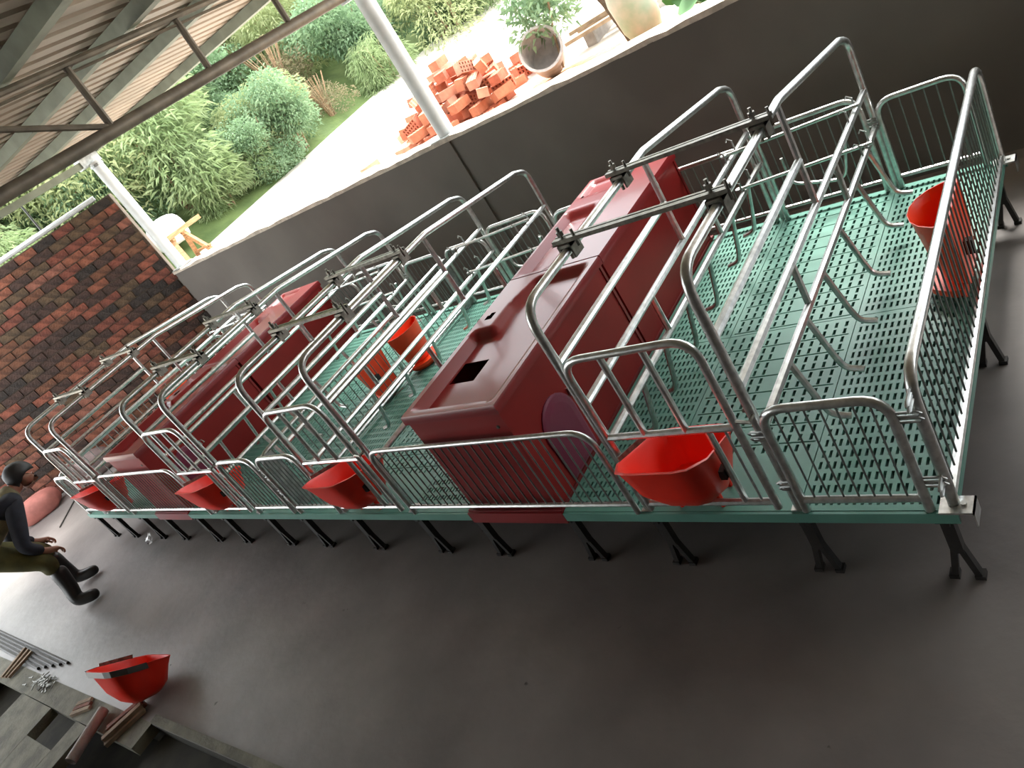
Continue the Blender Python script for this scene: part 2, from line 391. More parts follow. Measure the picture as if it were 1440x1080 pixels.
# ---- slatted decks
def tile_mesh(w, l, px, py, sw, slen, groove, mt, solid=0):
    """plastic slat tile with real slots; origin at its corner"""
    mb = MB(); mx = .014; my = .014; t = -.028
    nx = max(1, int((w - 2 * mx) / px)); ny = max(1, int((l - 2 * my) / py))
    cx = (w - 2 * mx) / nx; cy = (l - 2 * my) / ny
    def q(x0, x1, y0, y1, z=0): mb.add([(x0, y0, z), (x1, y0, z), (x1, y1, z), (x0, y1, z)], [(0, 1, 2, 3)])
    q(0, w, 0, my); q(0, w, l - my, l); q(0, mx, my, l - my); q(w - mx, w, my, l - my)
    for j in range(ny):
        y0 = my + j * cy; y1 = y0 + cy
        gr = groove and j % groove == 0 and y0 > solid
        ys = y0
        if gr:
            mb.add([(mx, ys, 0), (w - mx, ys, 0), (w - mx, ys + .004, -.012), (mx, ys + .004, -.012), (w - mx, ys + .008, 0), (mx, ys + .008, 0)], [(0, 1, 2, 3), (3, 2, 4, 5)]); ys += .008
        for i in range(nx):
            x0 = mx + i * cx; x1 = x0 + cx
            if (groove and (i % 7 == 6)) or y1 < solid:
                q(x0, x1, ys, y1); continue
            hx0 = (x0 + x1) / 2 - sw / 2; hx1 = hx0 + sw; hy0 = (ys + y1) / 2 - slen / 2; hy1 = hy0 + slen
            a = [(x0, ys, 0), (x1, ys, 0), (x1, y1, 0), (x0, y1, 0), (hx0, hy0, 0), (hx1, hy0, 0), (hx1, hy1, 0), (hx0, hy1, 0),
                 (hx0, hy0, t), (hx1, hy0, t), (hx1, hy1, t), (hx0, hy1, t)]
            mb.add(a, [(0, 1, 5, 4), (1, 2, 6, 5), (2, 3, 7, 6), (3, 0, 4, 7), (4, 5, 9, 8), (5, 6, 10, 9), (6, 7, 11, 10), (7, 4, 8, 11)])
    for x0, y0, x1, y1 in ((0, 0, w, 0), (w, 0, w, l), (w, l, 0, l), (0, l, 0, 0)):
        mb.add([(x0, y0, 0), (x1, y1, 0), (x1, y1, t), (x0, y0, t)], [(0, 1, 2, 3)])
    me = bpy.data.meshes.new('slat_tile'); me.from_pydata(mb.v, [], mb.f); me.materials.append(mt); return me
D = 2.21
legm = MB()
legm.box((-.019, -.016, .125), (.019, .016, .285))
legm.bar((-.008, 0, .15), (-.034, 0, .012), .02, .026, (0, 1, 0)); legm.bar((.008, 0, .15), (.034, 0, .012), .02, .026, (0, 1, 0))
legm.box((-.052, -.018, 0), (-.022, .018, .016)); legm.box((.022, -.018, 0), (.052, .018, .016))
legm.box((-.03, -.022, .27), (.03, .022, .292))
legme = legm.mesh('leg', M['iron'])
creepA = tile_mesh(.474, D / 2 - .004, .0235, .054, .0105, .036, 0, M['green'])
creepB = tile_mesh(.436, D / 2 - .004, .0235, .054, .0105, .036, 0, M['green'])
sowT = tile_mesh(.586, D / 2 - .004, .040, .052, .013, .036, 2, M['green'])
sowT0 = tile_mesh(.586, D / 2 - .004, .040, .052, .013, .036, 2, M['green'], .33)
def make_deck():
    t = thing('slatted_deck', 'x', 'deck', (0, 0, 0), 'raised slatted decks')
    bands = ((-.478, creepA), (-1.068, sowT), (-1.508, creepB), (-2.532, creepB), (-3.122, sowT), (-3.598, creepA))
    for x, me in bands:
        for r in (0, 1): link('slat_tile', sowT0 if (me is sowT and r == 0) else me, t, (x, r * D / 2 + .002, H))
    MB().box((-2.09, .0, H - .026), (-1.512, D, H + .012)).build('box_base', M['redin'], t)
    MB().box((-2.093, -.012, H - .06), (-1.509, -.0005, H + .004)).build('base_lip', M['red'], t)
    for a, b in ((-3.6, -2.095), (-1.507, 0)):
        MB().box((a, -.012, H - .045), (b, -.0005, H - .002)).build('edge_trim', M['green'], t)
    MB().box((-3.6, D + .0005, H - .045), (0, D + .012, H - .002)).build('edge_trim', M['green'], t)
    for x in (-.05, -.49, -1.08, -1.52, -2.10, -2.54, -3.12):
        MB().box((x - .012, .0, H - .075), (x + .012, D, H - .0285)).build('support_beam', M['iron'], t)
        for y in (.03, D / 2, D - .03): link('leg', legme, t, (x, y, -.0))
    MB().box((-.012, -.06, H - .05), (.030, .03, H - .03)) 
    return t
deck = make_deck(); bpy.context.view_layer.update(); regkids(deck)
deck2 = copy_tree(deck); deck2.location = (-3.6, 0, 0)
deck['label'] = 'raised green slatted deck under the crate with the end cup feeder'
deck2['label'] = 'raised green slatted deck on the brick wall side of the divider'
for x in (-3.575,):  # legs under the joint and the far end belong to the second deck
    for xx in (-3.57,):
        for y in (.03, D / 2, D - .03): link('leg', legme, deck2, (xx, y, 0))
        MB().box((xx - .012, .0, H - .075), (xx + .012, D, H - .0285)).build('support_beam', M['iron'], deck2)
for y in (-.004, D - .05):
    b = MB().box((-.05, y - .01, H - .004), (.045, y + .06, H + .004)); b.box((.040, y - .01, H - .055), (.045, y + .06, H + .004))
    b.lathe([(.0005, 0), (.009, 0), (.009, .008), (.0005, .008)], 8, (.015, y + .025, H + .004))
    b.build('corner_bracket', M['galv'], deck)

# ---- pen panels
rodcache = {}
def rodmesh(h, r):
    k = (round(h, 3), r)
    if k not in rodcache: rodcache[k] = MB().tube([(0, 0, 0), (0, 0, h)], r, 6, False).mesh('rod', M['rod'], True)
    return rodcache[k]
def panel(name, label, cat, a, b, zt, rad=.09, sp=.05, r=.0145, zb=.05, group=None, legs=(True, True), cap=None, rr=.0036):
    """panel between ground points a and b (x, y); tubes rise from the deck"""
    a = Vector((*a, 0)); b = Vector((*b, 0)); d = b - a; L = d.length; ang = math.atan2(d.y, d.x)
    t = thing(name, label, cat, (a.x, a.y, H + .001), group, ang)
    pts = [(0, 0, .0)] if legs[0] else []
    pts += [(0, 0, zt), (L, 0, zt)]
    if legs[1]: pts.append((L, 0, .0))
    fr = MB().tube(fillet(pts, rad), r, 10).build('frame', M['galv'], t, True)
    MB().tube([(.0, 0, zb), (L, 0, zb)], r * .85, 8).build('bottom_rail', M['galv'], t, True)
    n = max(2, int(round(L / sp)))
    for i in range(1, n):
        x = L * i / n
        e = 0
        if x < rad and legs[0]: e = rad - math.sqrt(max(0, rad * rad - (rad - x) ** 2))
        if L - x < rad and legs[1]: e = rad - math.sqrt(max(0, rad * rad - (rad - L + x) ** 2))
        link('rod', rodmesh(round(zt - zb - e * .8, 2), rr), t, (x, 0, zb))
    return t
def hook(t, x, z, s=1):
    h = MB()
    for dz in (0, .022):
        h.tube([(x, 0, z + dz), (x + s * .055, 0, z + dz), (x + s * .065, 0, z + dz + .008), (x + s * .055, 0, z + dz + .014), (x, 0, z + dz + .014)], .0045, 6)
    return h.build('latch_hook', M['galvdull'], t, True)
GP = 'pen panels'
p = panel('end_panel', 'long rod panel closing the deck end, with cup feeder hung on it', 'panel', (-.012, .03), (-.012, D - .03), .495, .11, .058, .0175, .03)
for z in (.10, .40): hook(p, 2.16, z); 
for z in (.10, .43): hook(p, -.01, z, -1)
p = panel('end_panel', 'long rod panel closing the deck end beside the brick wall', 'panel', (-7.17, .03), (-7.17, D - .03), .44, .11, .075, .0165, .03)
p = panel('divider_panel', 'long rod panel dividing the two middle sow crates', 'panel', (-3.6, .03), (-3.6, D - .03), .42, .10, .058, .0155, .03)
for y in (.02, 2.08): MB().box((y, -.022, 0), (y + .08, .022, .42)).build('post_plate', M['galvdull'], p)
# front creep gates, box panels, rear panels
cg = ['low rod gate at the deck front beside the end panel', 'low rod gate at the deck front on the hatch-box side of the divider',
      'low rod gate at the deck front on the brick wall side of the divider', 'low rod gate at the deck front nearest the brick wall']
for i, (xa, xb) in enumerate(((-.453, -.075), (-3.565, -3.149), (-4.053, -3.635), (-7.13, -6.75))):
    p = panel('creep_gate', cg[i], 'gate', (xa, .005), (xb, .005), .455, .085, .048, .0155)
    dz = .055 if i == 2 else 0      # the two gates meeting at the divider carry their hooks at different heights
    hook(p, xb - xa + .01, .10 + dz); hook(p, xb - xa + .01, .36 - dz * 1.6); hook(p, .01, .10, -1); hook(p, .0, .33, -1)
bx = ['rod panel at the deck front before the box with the square hatch', 'rod panel at the deck front before the far red box by the brick wall']
for i, x in enumerate((0, -3.6)):
    panel('box_panel', bx[i], 'panel', (x - 2.482, -.006), (x - 1.122, -.006), .442, .10, .049, .0125)
rl = 'low rod panel along the rear edge of the deck'
for i, (xa, xb) in enumerate(((-.45, -.075), (-1.05, -.52), (-2.49, -1.115), (-3.085, -2.552), (-3.565, -3.15),
                              (-4.05, -3.635), (-4.65, -4.115), (-6.09, -4.715), (-6.685, -6.152), (-7.13, -6.75))):
    where = ('behind the end creep space', 'behind the first sow crate with the cup feeder', 'behind the box pair with the square hatch', 'behind the crate on the hatch-box side of the divider',
             'behind the feeder on the hatch-box side of the divider', 'behind the feeder on the brick wall side of the divider', 'behind the crate just past the divider', 'behind the far box pair',
             'behind the crate nearest the brick wall', 'behind the creep space nearest the brick wall')[i]
    wide = xb - xa
    zt = .475 if i not in (1, 3, 6, 8) else .53
    p = panel('rear_panel', 'low rod panel ' + where, 'panel', (xa, D - .012), (xb, D - .012), zt, .085, .055, .0135, .06)
    hook(p, .0, .36, -1) if wide < .5 else None
    if i in (1, 3, 6, 8):
        MB().tube(fillet([(.10, -.03, .36), (.10, -.03, .20), (wide - .16, -.03, .14), (wide - .10, -.03, .36)], .07), .009, 8).build('handle_loop', M['galv'], p, True)
for i, x in enumerate((-.50, -1.09, -2.52, -3.115, -4.10, -4.69, -6.125, -6.72)):
    pass

# ---- creep boxes
def make_lid(w, l, kind):
    """moulded lid, local origin at its centre; returns mesh"""
    xs = sorted(set([-w / 2 + w * i / 36 for i in range(37)])); ys = sorted(set([-l / 2 + l * i / 56 for i in range(57)]))
    def sm(a, b, t): t = max(0, min(1, (t - a) / (b - a))); return t * t * (3 - 2 * t)
    def hz(x, y):
        rim = .034
        if kind == 'front':
            e = min(sm(w / 2 - rim, w / 2 - rim - .05, x), sm(-w / 2 + rim, -w / 2 + rim + .03, x), sm(-l / 2 + rim, -l / 2 + rim + .045, y), sm(l / 2 - rim, l / 2 - rim - .05, y))
            dep = .050 - .012 * sm(-.1, .4, y)
            boss = sm(.02, -.02, x + .12 - .25 * max(0, y - .28)) * sm(.04, .10, y)
            return -dep * e * (1 - boss)
        e = min(sm(.02, -.02, x + .06), sm(-w / 2 + .02, -w / 2 + .05, x), sm(-l / 2 + .03, -l / 2 + .05, y), sm(.16, .08, y))
        e2 = min(sm(-w / 2 + .02, -w / 2 + .05, x), sm(.02, -.03, x - .05), sm(.30, .34, y), sm(l / 2 - .02, l / 2 - .05, y)) * .5
        return -.045 * max(e, e2)
    holes = {'front': [(-.215, -.045, -.265, -.115, 0), (-.24, -.185, .165, .225, 1)], 'rear': [(-.235, -.165, -.19, -.12, 1), (-.255, -.215, .29, .36, 1)]}[kind]
    def inhole(x, y):
        for a, b, c, d, rnd_ in holes:
            if rnd_:
                if ((x - (a + b) / 2) / ((b - a) / 2)) ** 2 + ((y - (c + d) / 2) / ((d - c) / 2)) ** 2 < 1: return True
            elif a < x < b and c < y < d: return True
        return False
    mb = MB(); nx = len(xs); ny = len(ys)
    top = [(x, y, hz(x, y)) for y in ys for x in xs]; fs = []
    for j in range(ny - 1):
        for i in range(nx - 1):
            if not inhole((xs[i] + xs[i + 1]) / 2, (ys[j] + ys[j + 1]) / 2): fs.append((j * nx + i, j * nx + i + 1, (j + 1) * nx + i + 1, (j + 1) * nx + i))
    mb.add(top, fs)
    a, b = w / 2, l / 2
    ring = [[(-a, -b, 0), (a, -b, 0), (a, b, 0), (-a, b, 0)], [(-a - .004, -b - .004, -.012), (a + .004, -b - .004, -.012), (a + .004, b + .004, -.012), (-a - .004, b + .004, -.012)],
            [(-a - .004, -b - .004, -.045), (a + .004, -b - .004, -.045), (a + .004, b + .004, -.045), (-a - .004, b + .004, -.045)], [(-a + .012, -b + .012, -.045), (a - .012, -b + .012, -.045), (a - .012, b - .012, -.045), (-a + .012, b - .012, -.045)]]
    mb.loft(ring, False, False)
    return mb.mesh('lid', M['red'], True)
BW, BL, BH = .56, 1.065, .60
lidF = make_lid(BW + .02, BL + .012, 'front'); lidR = make_lid(BW + .02, BL + .012, 'rear')
bodym = MB()
def rr_(a, b, z): return [(-a, -b, z), (a, -b, z), (a, b, z), (-a, b, z)]
bodym.loft([rr_(BW / 2, BL / 2, 0), rr_(BW / 2, BL / 2, BH - .042)], False, False)
bodym.loft([rr_(BW / 2 - .008, BL / 2 - .008, .0), rr_(BW / 2 - .008, BL / 2 - .008, BH - .042)], True, False)
bodyme = bodym.mesh('body', M['redbody'])
flapm = MB()
def flapout(x, g):
    pts = [(.0, -.15 - g), (.0, .15 + g)]
    out = [(x, .11 + g, -.18 - g), (x, .12 + g, .04)] + [(x, (.12 + g) * math.cos(R(a)), .04 + (.125 + g) * math.sin(R(a))) for a in range(15, 180, 15)] + [(x, -.12 - g, .04), (x, -.11 - g, -.18 - g)]
    return out
flapm.loft([flapout(0, .012), flapout(.008, .012), flapout(.012, 0), flapout(.016, -.03)])
flapme = flapm.mesh('door_flap', M['flap'])
bxl = [('maroon plastic creep box at the deck front with a square hatch in its lid', 'front', -1.80, .562), ('maroon plastic creep box behind the one with the square hatch', 'rear', -1.80, 1.650),
       ('maroon plastic creep box at the deck front nearest the brick wall', 'front', -5.40, .562), ('maroon plastic creep box at the rear of the deck nearest the brick wall', 'rear', -5.40, 1.650)]
for lab, kd, x, y in bxl:
    t = thing('creep_box', lab, 'box', (x, y, H + .0125), 'maroon creep boxes')
    link('body', bodyme, t)
    lid = link('lid', lidF if kd == 'front' else lidR, t, (0, 0, BH - .012))
    if kd == 'front':
        f = link('door_flap', flapme, t, (BW / 2 - .001, -.27, .20)); f['label'] = 'plum rounded piglet door flap'
        q = MB().box((0, -.004, -.02), (.012, .004, .02)); q.tube([(.006, 0, .015), (.03, .01, .02), (.03, .02, -.01), (.01, .02, -.015)], .004, 6)
        q.build('latch', M['galv'], t, loc=(BW / 2, -.13, .30))
        s = MB().lathe([(.0005, .006), (.006, .006), (.009, 0)], 10); s = s.build('bolt', M['zinc'], t, loc=(BW / 2 - .05, -BL / 2 - .0, .47)); s.rotation_euler = (R(90), 0, 0)
    MB().box((BW / 2 - .0005, BL / 2 - .02, .02), (BW / 2 + .006, BL / 2 - .002, .55)).build('joint_flange', M['red'], t)

# ---- troughs
def trough_ring(z, xf, xb, yf, yb, wave=0, g=0):
    xf += g; xb += g; yf -= g; yb += g
    base = [(-xf, yf + .09), (-xf + .04, yf + .015), (-xf + .09, yf), (xf - .09, yf), (xf - .04, yf + .015), (xf, yf + .09), (xb, yb - .06), (xb - .035, yb - .01), (xb - .08, yb), (-xb + .08, yb), (-xb + .035, yb - .01), (-xb, yb - .06)]
    return [(x, y, z + wave * ((y - yf) / (yb - yf))) for x, y in base]
def trough_mesh():
    rg = trough_ring; mb = MB()
    outer = [rg(.0, .115, .11, -.05, .13), rg(.03, .142, .135, -.08, .155), rg(.11, .168, .16, -.12, .18), rg(.264, .178, .168, -.155, .20, -.12), rg(.278, .185, .174, -.165, .208, -.12)]
    inner = [rg(.278, .178, .167, -.155, .20, -.12), rg(.264, .171, .161, -.147, .193, -.12), rg(.11, .16, .152, -.11, .172), rg(.03, .13, .125, -.068, .145)]
    mb.loft(outer + inner, True, True)
    return mb.mesh('bowl', M['trough'], True)
bowlme = trough_mesh()
PEG = .066
pegme = MB().tube([(0, 0, 0), (0, 0, PEG + .004)], [.010, .013], 8).mesh('peg', M['trough'], True)
stripme = MB().bar((-.180, -.06, .250), (-.172, .13, .190), .005, .030).mesh('rim_strip', M['zinc'])
clipme = MB().box((-.012, -.02, -.02), (.012, .02, .02)).tube([(-.03, 0, 0), (.03, 0, .0)], .006, 6).mesh('clip', M['iron'])
def trough(loc, label, rot=(0, 0, 0), group='red sow troughs', pegs=True):
    t = thing('sow_trough', label, 'trough', loc, group); t.rotation_euler = rot
    z = PEG if pegs else 0
    link('bowl', bowlme, t, (0, 0, z)); link('rim_strip', stripme, t, (0, 0, z))
    if pegs:
        for x, y in ((-.085, .010), (.085, .010), (-.08, .11), (.08, .11)): link('peg', pegme, t, (x, y, 0))
        link('clip', clipme, t, (.180, -.02, .20))
    else:      # tipped over: let its lowest corner touch the floor
        e = Euler(rot).to_matrix(); t.location.z = -min((e @ v.co).z for v in bowlme.vertices)
    return t
trl = ['bright red plastic trough in the gate of the crate beside the end cup feeder', 'bright red plastic trough in the crate gate on the hatch-box side of the divider',
       'bright red plastic trough in the crate gate on the brick wall side of the divider', 'bright red plastic trough in the crate gate nearest the brick wall']
for x, lab in zip(XC, trl): trough((x - .068, .02, H + .0005), lab)
lt = trough((-4.30, -1.20, .062), 'loose red plastic trough lying on the bare floor beside the trench', (R(-23), 0, R(8)), 'red sow troughs', False)
band = MB()
def bnd(z):
    r_ = trough_ring(z, .185, .174, -.165, .208, -.12, .003); mid = lambda a, b: tuple((p + q_) / 2 for p, q_ in zip(a, b))
    return [mid(r_[11], r_[0])] + r_[0:6] + [mid(r_[5], r_[6])]
a_, b_ = bnd(.281), bnd(.243)
band.add(a_ + b_, [(i, i + 1, i + 9, i + 8) for i in range(7)])
band.build('rim_band', M['darksteel'], lt)

# ---- piglet cup feeders
def feeder_mesh():
    mb = MB(); rings = []; inner = []
    for z, wy, px in ((0, .10, .09), (.04, .13, .11), (.16, .155, .135), (.31, .175, .155), (.315, .18, .16)):
        rings.append([(0, wy, z)] + [(-px * math.sin(R(a)), wy * math.cos(R(a)), z) for a in range(20, 180, 20)] + [(0, -wy, z)])
    for z, wy, px in ((.315, .172, .152), (.16, .147, .127), (.03, .11, .09)):
        inner.append([(-.006, wy, z)] + [(-.006 - px * math.sin(R(a)), wy * math.cos(R(a)), z) for a in range(20, 180, 20)] + [(-.006, -wy, z)])
    mb.loft(rings + inner, True, True)
    return mb.mesh('cup', M['feeder'], True)
cupme = feeder_mesh()
def feeder(loc, label, flip=False, sc=1):
    t = thing('cup_feeder', label, 'feeder', loc, 'orange red piglet feeders'); t.rotation_euler = (0, 0, R(180) if flip else 0)
    link('cup', cupme, t, scale=(sc, sc, sc))
    link('tray', MB().loft([[(-.02 - .16 * math.sin(R(a)) * k, .15 * math.cos(R(a)) * k, z) for a in range(0, 181, 20)] for k, z in ((.8, -.0), (1, .03), (1, .055), (.86, .055))], True, True).mesh('tray', M['feeder'], True), t, (0, 0, -.045), scale=(sc, sc, sc))
    MB().box((-.004, -.05, .10), (.03, -.02, .16)).build('hanger_clip', M['iron'], t)
    return t
feeder((-.034, 1.19, H + .07), 'orange-red cup feeder hung on the end panel of the deck')
feeder((-3.62, 1.10, H + .05), 'orange-red cup feeder on the brick wall side of the divider', sc=.8)
feeder((-3.58, 1.44, H + .05), 'orange-red cup feeder on the hatch-box side of the divider', True, sc=.85)
feeder((-7.15, 1.40, H + .10), 'orange-red cup feeder hung on the end panel beside the brick wall', True, sc=.85)

# ================================================================== floor clutter
def slab(x0, x1, y0, y1, lab, z1=.004, th=.07):
    o = MB().box((0, 0, -th), (x1 - x0, y1 - y0, 0)).build('trench_cover', M['slab'], loc=(x0, y0, z1))
    tag(o, lab, 'slab', 'concrete trench covers')
slab(TX0 - .0, -4.05, -1.44, -1.285, 'long narrow concrete slab along the trench edge')
slab(-6.05, -5.41, -2.25, -1.445, 'broad concrete slab across the trench behind the screw heap')
slab(-4.92, -4.73, -2.25, -1.445, 'narrow concrete slab across the trench between two dark openings')
slab(-5.405, -4.925, -2.25, -1.64, 'short concrete slab edging the square black opening')
MB().box((0, 0, 0), (1, 1, 1))
kb = MB().box((0, 0, 0), (1.7, .05, .018)).build('kerb_strip', M['conc'], loc=(-4.05, -1.288, .0)); kb.data.materials[0] = M['slab']; tag(kb, 'low pale concrete kerb along the trench edge', 'kerb')
pp = thing('grey_pipe', 'short grey plastic pipe lying across the trench slab', 'pipe', (-4.62, -1.33, .04))
pm = MB().loft([[(.033 * math.cos(a * math.pi / 8), 0, .033 * math.sin(a * math.pi / 8)) for a in range(16)], [(.033 * math.cos(a * math.pi / 8), -.33, .033 * math.sin(a * math.pi / 8)) for a in range(16)]], False, False)
pm.loft([[(.027 * math.cos(a * math.pi / 8), 0, .027 * math.sin(a * math.pi / 8)) for a in range(16)], [(.027 * math.cos(a * math.pi / 8), -.33, .027 * math.sin(a * math.pi / 8)) for a in range(16)]], False, False)
o = pm.build('tube', M['conc'], pp, True); o.rotation_euler = (0, 0, R(22))
def stick(name, a, b, w, h, mt, lab, cat, group=None):
    a = Vector(a); b = Vector(b); me = MB().bar((0, 0, 0), b - a, w, h).build(name, mt, loc=a); tag(me, lab, cat, group); return me
for i in range(5):
    ox, oy = [(.92 * k, -.39 * k) for k in (-.048, 0, .048, -.024, .026)][i]; zc = .0175 if i < 3 else .0425
    e = (.02, .0, -.015, .03, -.01)[i]
    stick('brick_splinter', (-4.26 + ox, -1.205 + oy - abs(e), zc), (-4.36 + ox, -1.45 + oy + e, zc), .036, .025, M['brick6'] if i % 2 else M['oldwood'], 'reddish broken stick heaped beside the loose trough', 'stick', 'broken sticks by the trench')
for i in range(3):
    ox, oy = -.45 * .036 * i, .89 * .036 * i
    stick('wood_scrap', (-5.03 + ox, -1.425 + oy, .0145), (-4.87 + ox - .02 * i, -1.345 + oy - .01 * i, .0145), .028, .02, M['brick6'] if i == 1 else M['oldwood'], 'small wood scrap beside the square black opening', 'stick', 'wood scraps by the square opening')
for i in range(3):
    stick('wood_batten', (-6.48 - .03 * i, -1.40 - .01 * i, .025 + .01 * i), (-6.50 - .06 * i, -1.17, .03 + .01 * i), .03, .02, M['oldwood'], 'thin wooden batten lying over the bundle of dark bars', 'stick', 'battens on the bars')
for i in range(5):
    b = MB().tube([(-7.9, 0, 0), (-5.75 - .1 * i, -.05, 0)], .012, 6).build('steel_bar', M['iron'], loc=(0, -1.10 - .027 * i, .013)); tag(b, 'long dark steel bar in the bundle beside the trench', 'bar', 'dark bars by the trench')
scm = MB().tube([(0, 0, .006), (.05, 0, .006)], .004, 6).lathe([(.0005, -.002), (.009, -.002), (.009, .004), (.0005, .004)], 6, (0, 0, .006)).mesh('screw', M['screw'])
for i in range(40):
    o = link('screw', scm, None, (rnd.gauss(-5.86, .10), rnd.gauss(-1.33, .025), .006 + .012 * rnd.random()), (0, 0, rnd.uniform(0, 6.28))); tag(o, 'loose zinc screw in the small heap on the slab', 'screw', 'screws heaped on the slab')
fl = MB(); pr = random.Random(3)
for i in range(14):
    a = Vector((pr.uniform(-.07, .07), pr.uniform(-.04, .04), pr.uniform(.005, .05)))
    fl.add([a, a + Vector((pr.uniform(.02, .05), pr.uniform(-.02, .02), pr.uniform(-.02, .03))), a + Vector((pr.uniform(-.02, .02), pr.uniform(.02, .04), pr.uniform(-.005, .03)))], [(0, 1, 2)])
tag(fl.build('plastic_scrap', M['film'], loc=(-6.33, -.03, 0)), 'crumpled clear plastic scrap on the floor by the deck legs', 'scrap')
stick('thin_stick', (-9.45, .50, .008), (-8.98, .10, .008), .012, .012, M['iron'], 'thin dark stick on the pale floor near the brick wall', 'stick')
def sack_mesh(mt, sx, sy, sz, seed):
    bm = bmesh.new(); bmesh.ops.create_icosphere(bm, subdivisions=3, radius=1)
    r = random.Random(seed)
    for v in bm.verts:
        c = v.co.copy(); f = 1 + .08 * math.sin(5 * c.x + seed) * math.cos(4 * c.y)
        v.co = Vector((math.copysign(abs(c.x) ** .7, c.x) * sx * f, math.copysign(abs(c.y) ** .7, c.y) * sy * f, math.copysign(abs(c.z) ** .8, c.z) * sz))
        v.co.z = max(v.co.z, -sz * .75) + sz * .75
    me = bpy.data.meshes.new('sack'); bm.to_mesh(me); bm.free(); me.materials.append(mt)
    for p in me.polygons: p.use_smooth = True
    return me
M['redsack'] = mat('pinkish_sack', (.45, .16, .13), .8, noise=.2, nscale=8)
M['greysack'] = mat('grey_sack', (.22, .16, .15), .8, noise=.3, nscale=8)
o = link('sack', sack_mesh(M['redsack'], .20, .26, .15, 1), None, (-10.03, .32, 0), (0, 0, -.5)); tag(o, 'slumped pinkish sack on the floor against the brick wall', 'sack')
o = link('sack', sack_mesh(M['greysack'], .18, .30, .17, 2), None, (-9.66, .95, 0), (0, 0, -.6)); tag(o, 'slumped dark grey sack on the floor against the brick wall', 'sack')

# ================================================================== outdoors
EDGE = -9.5
def gz(x, y): return 1.05 + .06 * (y - 4) + .42 * max(0, EDGE - x)
gm = MB(); xs = [7, 3, 0, -3, -6, -8, EDGE - .5] + [EDGE - 1.5 * k for k in range(1, 18)]; xs = [x if k < 7 else x - .5 for k, x in enumerate(xs)]; ys = [3.21, 4.2, 6, 8, 10, 13, 17, 22, 28]
gm.add([(x, y, gz(x, y)) for y in ys for x in xs if x >= EDGE - .6], [(j * 7 + i, j * 7 + i + 1, (j + 1) * 7 + i + 1, (j + 1) * 7 + i) for j in range(8) for i in range(6)])
struct(gm.build('ground', M['ground']))['label'] = 'pale dusty ground outside behind the low wall'
hm = MB(); hx = [x for x in xs if x <= EDGE - .4]; nh = len(hx)
hm.add([(x, y, gz(x, y)) for y in ys for x in hx], [(j * nh + i, j * nh + i + 1, (j + 1) * nh + i + 1, (j + 1) * nh + i) for j in range(len(ys) - 1) for i in range(nh - 1)])
hy2 = [1.2, 1.9, 2.6, 3.21]
def xl(y): return PX2 - .03 - (YW - y) * .699 - .38
hm.add([(min(xl(y), EDGE if y < 2.9 else -8.9) - dx, y, gz(min(xl(y), -9) - dx, 3.21) * min(1, max(0, (y - 1.2) / .7))) for y in hy2 for dx in (0, .9, 2.2, 4, 7, 12, 18, 25)], [(j * 8 + i, j * 8 + i + 1, (j + 1) * 8 + i + 1, (j + 1) * 8 + i) for j in range(3) for i in range(7)])
struct(hm.build('hillside', M['hill']))['label'] = 'green bank rising behind the shed'
struct(MB().add([(-40, -30, -.02), (XE - .0, -30, -.02), (XE - .0, 1.3, -.02), (-40, 1.3, -.02)], [(0, 1, 2, 3)]).build('yard', M['ground']))['label'] = 'pale yard outside beyond the brick end wall'
# shrubs
def foliage(seed, n, rx, rz, ll, lw, droop):
    r = random.Random(seed); mb = MB()
    blobs = [(Vector((r.uniform(-.55, .55) * rx, r.uniform(-.55, .55) * rx, rz * r.uniform(.35, 1.5))), r.uniform(.35, .6)) for _ in range(9)]
    for i in range(n):
        c, br = r.choice(blobs)
        while True:
            v = Vector((r.uniform(-1, 1), r.uniform(-1, 1), r.uniform(-1, 1)))
            if .3 < v.length < 1: break
        p = c + Vector((v.x * br * rx, v.y * br * rx, v.z * br * rz)); p.z = max(p.z, .02)
        d = Vector((v.x + r.uniform(-.6, .6), v.y + r.uniform(-.6, .6), r.uniform(-.9, .5) - droop)).normalized()
        L = ll * r.uniform(.6, 1.3); wd = d.cross(Vector((r.uniform(-1, 1), r.uniform(-1, 1), r.uniform(.2, 1)))).normalized() * lw * r.uniform(.7, 1.2) / 2
        m_ = p + d * L * .45 + Vector((0, 0, .02)); e = p + d * L
        mb.add([p, m_ + wd, e, m_ - wd], [(0, 1, 2), (0, 2, 3)])
    return mb
def stems(seed, h, n):
    r = random.Random(seed); mb = MB()
    for i in range(n):
        a = r.uniform(0, 6.28); mb.tube([(0.05 * math.cos(a), .05 * math.sin(a), -.15), (.2 * math.cos(a), .2 * math.sin(a), h * .5), (.5 * math.cos(a), .5 * math.sin(a), h)], [.022, .016, .008], 5)
    return mb
FOL = []
for k, (mt, ll, lw, dr, nn) in enumerate((('leafA', .16, .028, .3, 6500), ('leafB', .075, .045, 0, 8000), ('leafC', .12, .030, .2, 6500), ('leafB', .095, .04, .1, 7500), ('leafA', .22, .024, .5, 6000))):
    FOL.append((foliage(20 + k, nn, 1.15, .95, ll, lw, dr).mesh('foliage', M[mt]), stems(40 + k, 1.5, 6).mesh('stems', M['twig'])))
FOL.append((foliage(31, 2600, 1.0, .7, .09, .02, 0).mesh('foliage', M['leafD']), stems(51, 1.4, 26).mesh('stems', M['twig'])))
SHL = ['slender-leaved bamboo shrub in the thicket on the bank', 'small-leaved green shrub in the thicket on the bank', 'yellow-green leafy shrub in the thicket on the bank',
       'mid-green leafy shrub in the thicket on the bank', 'drooping long-leaved bamboo clump in the thicket on the bank', 'dry brown bramble shrub in the thicket at the path edge']
